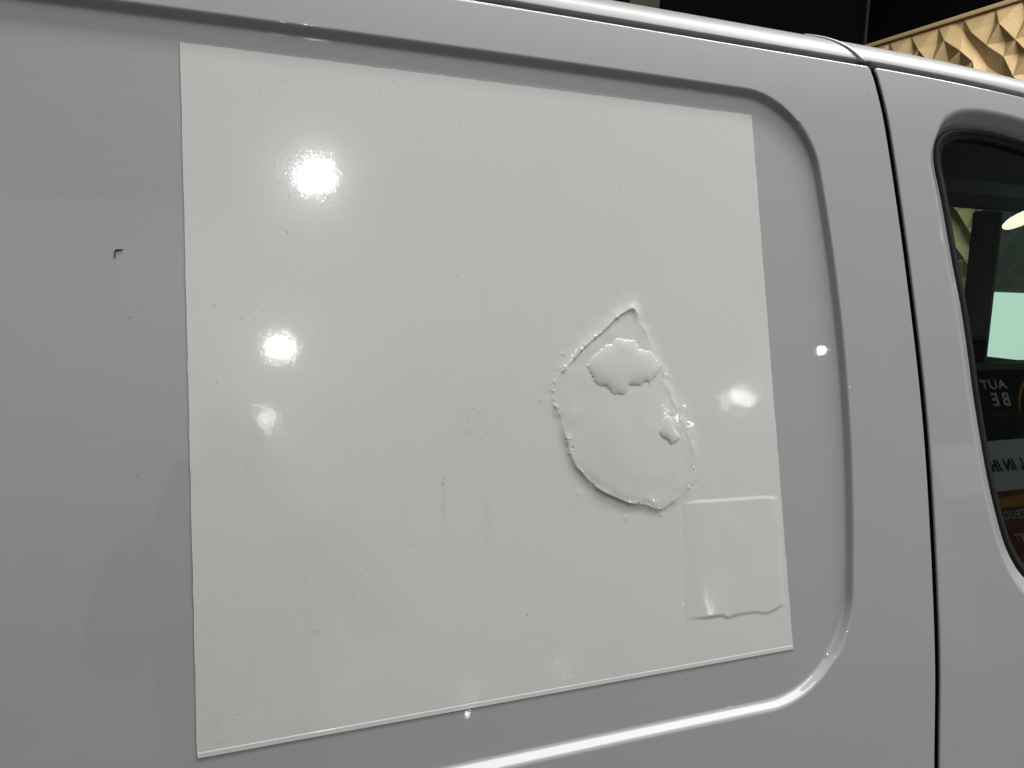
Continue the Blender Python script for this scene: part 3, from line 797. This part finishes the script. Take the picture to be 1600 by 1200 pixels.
# ------------------------------------------------------------------ roll-up banner mirrored in the pane
BB = (3.47, -1.90, 0.0)
ban = thing('banner', 'black, white and orange advertising banner mirrored in the cab window', 'banner', BB)
bx0, bx1 = 2.98, 3.95
yb = -1.90
box('banner_sheet', M_black_b, ban, bx0, bx1, yb-0.003, yb, 0.10, 2.22, BB)
box('base_cassette', M_alu, ban, bx0-0.02, bx1+0.02, yb-0.10, yb+0.08, 0.0, 0.10, BB, 0.01)
box('top_rail', M_alu, ban, bx0-0.005, bx1+0.005, yb-0.012, yb+0.008, 2.221, 2.25, BB, 0.003)
def flat(name, m, pts, dy):
    V = [(x, yb+dy, z) for x, z in pts]
    return meshobj(name, V, [tuple(range(len(V)))[::-1]], m, ban, smooth=False, base=BB)
flat('white_band', M_white_b, [(bx0, 1.500), (bx1, 1.500), (bx1, 1.735), (bx0, 1.728)], 0.002)
flat('red_band', M_red_b, [(bx0, 1.10), (bx1, 1.10), (bx1, 1.498), (bx0, 1.498)], 0.002)
flat('orange_band', M_orange_b, [(bx0, 1.435), (3.46, 1.425), (bx1, 1.46), (bx1, 1.485), (3.46, 1.475), (bx0, 1.45)], 0.003)
def arc(cx, cz, r, a0, a1, w):
    P = []
    for t in np.linspace(a0, a1, 24): P.append((cx+r*math.cos(t), cz+r*math.sin(t)))
    for i, t in enumerate(np.linspace(a1, a0, 24)): ww = w*math.sin(math.pi*(i+0.5)/24); P.append((cx+(r-ww)*math.cos(t), cz+(r-ww)*math.sin(t)))
    return [(min(x, bx1-0.002), z) for x, z in P]
for rr_, w_ in ((0.235, 0.016), (0.195, 0.014), (0.155, 0.013), (0.115, 0.012)):
    s = flat('swoosh', M_orange_b, arc(3.90, 1.82, rr_, R(95), R(178), w_), 0.002)
    s.data.flip_normals()
def text(s, size, xl, z, m, sx=1.0, shear=0.0, off=0.0, sp=1.1):
    cu = bpy.data.curves.new('lettering', 'FONT'); cu.body = s; cu.size = size; cu.shear = shear; cu.offset = off; cu.space_character = sp
    o = bpy.data.objects.new('lettering_tmp', cu); COL.objects.link(o)
    dg = bpy.context.evaluated_depsgraph_get(); me_ = bpy.data.meshes.new_from_object(o.evaluated_get(dg))
    bpy.data.objects.remove(o)
    for v in me_.vertices: v.co = Vector((xl - v.co.x*sx - BB[0], yb+0.0045 - BB[1], z + v.co.y))
    me_.materials.clear(); me_.materials.append(m)
    q = bpy.data.objects.new('lettering', me_); COL.objects.link(q); q.parent = ban
    return q
text('AUT', 0.064, 3.632, 1.978, M_grey_b, 1.28, 0, 0.002)
text('BE', 0.090, 3.628, 1.895, M_grey_b, 1.0, 0, 0.003, 1.55)
text('AUTO', 0.046, 3.605, 1.842, M_dgrey_b, 1.45, 0, 0.0)
text('L IN IHR', 0.072, 3.588, 1.592, M_black_b, 0.92, 0.25, 0.003)
text('ZEUG', 0.050, 3.500, 1.375, M_grey_b, 1.1, 0, 0.001)
text('TT', 0.050, 3.440, 1.272, M_grey_b, 1.0, 0, 0.001)

# ------------------------------------------------------------------ whoever takes the picture, dimly mirrored in the gloss
M_cloth = simple_noise('dark_jacket', (0.012, 0.013, 0.016), (0.022, 0.023, 0.027), 60, 0.9)
M_jeans = simple_noise('dark_trousers', (0.014, 0.017, 0.028), (0.022, 0.026, 0.04), 80, 0.9)
M_skin = simple_noise('skin', (0.42, 0.24, 0.17), (0.46, 0.27, 0.19), 30, 0.5)
M_hair = simple_noise('brown_hair', (0.03, 0.018, 0.01), (0.05, 0.03, 0.018), 80, 0.7)
M_shoe = mat('black_shoes', (0.01, 0.01, 0.01), 0.6)
PX, PY = 0.09, -1.05
per = thing('person', 'standing photographer in dark jacket and trousers raising both arms to hold a phone', 'person', (PX, PY, 0))
def skin(name, nodes, edges, m, parent, sub=2, root=0):
    me_ = bpy.data.meshes.new(name); me_.from_pydata([(a[0], a[1], a[2]) for a in nodes], edges, []); me_.update()
    o = bpy.data.objects.new(name, me_); COL.objects.link(o); o.parent = parent
    md = o.modifiers.new('skin', 'SKIN'); md.use_smooth_shade = True
    me_.skin_vertices[0].data[0].use_root = False
    for i, a in enumerate(nodes):
        r = a[3]; me_.skin_vertices[0].data[i].radius = (r if isinstance(r, tuple) else (r, r))
    me_.skin_vertices[0].data[root].use_root = True
    md2 = o.modifiers.new('subdivision', 'SUBSURF'); md2.levels = sub; md2.render_levels = sub
    me_.materials.append(m)
    return o
hx, hz = 0.20, 1.50            # phone relative to the feet
ph = (hx, 0.44)
B = [(0, 0, 0.97, (0.16, 0.12)), (0, 0.0, 1.12, (0.15, 0.11)), (0, 0.01, 1.30, (0.18, 0.12)), (0, 0.0, 1.45, (0.15, 0.09)), (0, 0.0, 1.54, 0.062),
     (0.19, 0.01, 1.46, 0.065), (0.25, 0.15, 1.27, 0.052), (0.075, 0.36, 1.44, 0.036), (-0.19, 0.01, 1.46, 0.065), (-0.21, 0.16, 1.27, 0.052), (-0.115, 0.36, 1.43, 0.036)]
skin('jacket', B, [(0, 1), (1, 2), (2, 3), (3, 4), (3, 5), (5, 6), (6, 7), (3, 8), (8, 9), (9, 10)], M_cloth, per)
Lg = [(0, 0, 0.96, (0.15, 0.115))]
e_ = []
for s_ in (-1, 1):
    k0 = len(Lg); Lg += [(0.09*s_, 0, 0.86, 0.088), (0.11*s_, 0.01, 0.50, 0.062), (0.12*s_, -0.02, 0.10, 0.048)]
    e_ += [(0, k0), (k0, k0+1), (k0+1, k0+2)]
skin('trousers', Lg, e_, M_jeans, per)
for s_ in (-1, 1):
    skin('shoe', [(0.12*s_, -0.04, 0.05, 0.045), (0.125*s_, 0.08, 0.042, 0.045), (0.13*s_, 0.19, 0.032, 0.03)], [(0, 1), (1, 2)], M_shoe, per)
head = skin('head', [(0, 0.0, 1.53, 0.055), (0, 0.01, 1.60, 0.062), (0, 0.015, 1.68, (0.078, 0.095)), (0, 0.01, 1.745, (0.068, 0.085)), (0, 0.105, 1.665, 0.014)], [(0, 1), (1, 2), (2, 3), (2, 4)], M_skin, per)
skin('hair', [(0, -0.03, 1.66, (0.075, 0.075)), (0, -0.01, 1.755, (0.080, 0.092))], [(0, 1)], M_hair, head)
def hand(wx, wy, wz, sx):
    # palm plus five bent fingers closing on the phone's side
    N_ = [(wx, wy, wz, 0.026), (wx-sx*0.012, wy+0.035, wz+0.03, (0.020, 0.034)), (wx-sx*0.018, wy+0.065, wz+0.055, (0.016, 0.036))]
    o = skin('hand', N_, [(0, 1), (1, 2)], M_skin, per)
    for i, ln in enumerate((0.9, 1.0, 0.95, 0.78)):
        zz = wz+0.078-0.019*i
        skin('finger', [(wx-sx*0.012, wy+0.060, zz, 0.0095), (wx-sx*0.022, wy+0.060+0.030*ln, zz+0.004, 0.0088), (wx-sx*0.045, wy+0.060+0.036*ln, zz+0.006, 0.0080), (wx-sx*(0.045+0.020*ln), wy+0.060+0.028*ln, zz+0.006, 0.0072)],
             [(0, 1), (1, 2), (2, 3)], M_skin, o)
    skin('thumb', [(wx-sx*0.010, wy+0.030, wz+0.02, 0.012), (wx-sx*0.038, wy+0.030, wz+0.04, 0.011), (wx-sx*0.058, wy+0.042, wz+0.058, 0.009)], [(0, 1), (1, 2)], M_skin, o)
hand(0.062, 0.372, 1.435, 1)
hand(-0.128, 0.372, 1.435, -1)
phn = (PX-0.034, PY+0.480, 1.497)
M_phone = mat('phone_body', (0.02, 0.02, 0.022), 0.3)
pt = thing('phone', 'black phone held upright in both hands of the photographer', 'phone', phn)
box('phone_body', M_phone, pt, phn[0]-0.075, phn[0]+0.075, phn[1]-0.004, phn[1]+0.004, phn[2]-0.036, phn[2]+0.036, phn, 0.003)
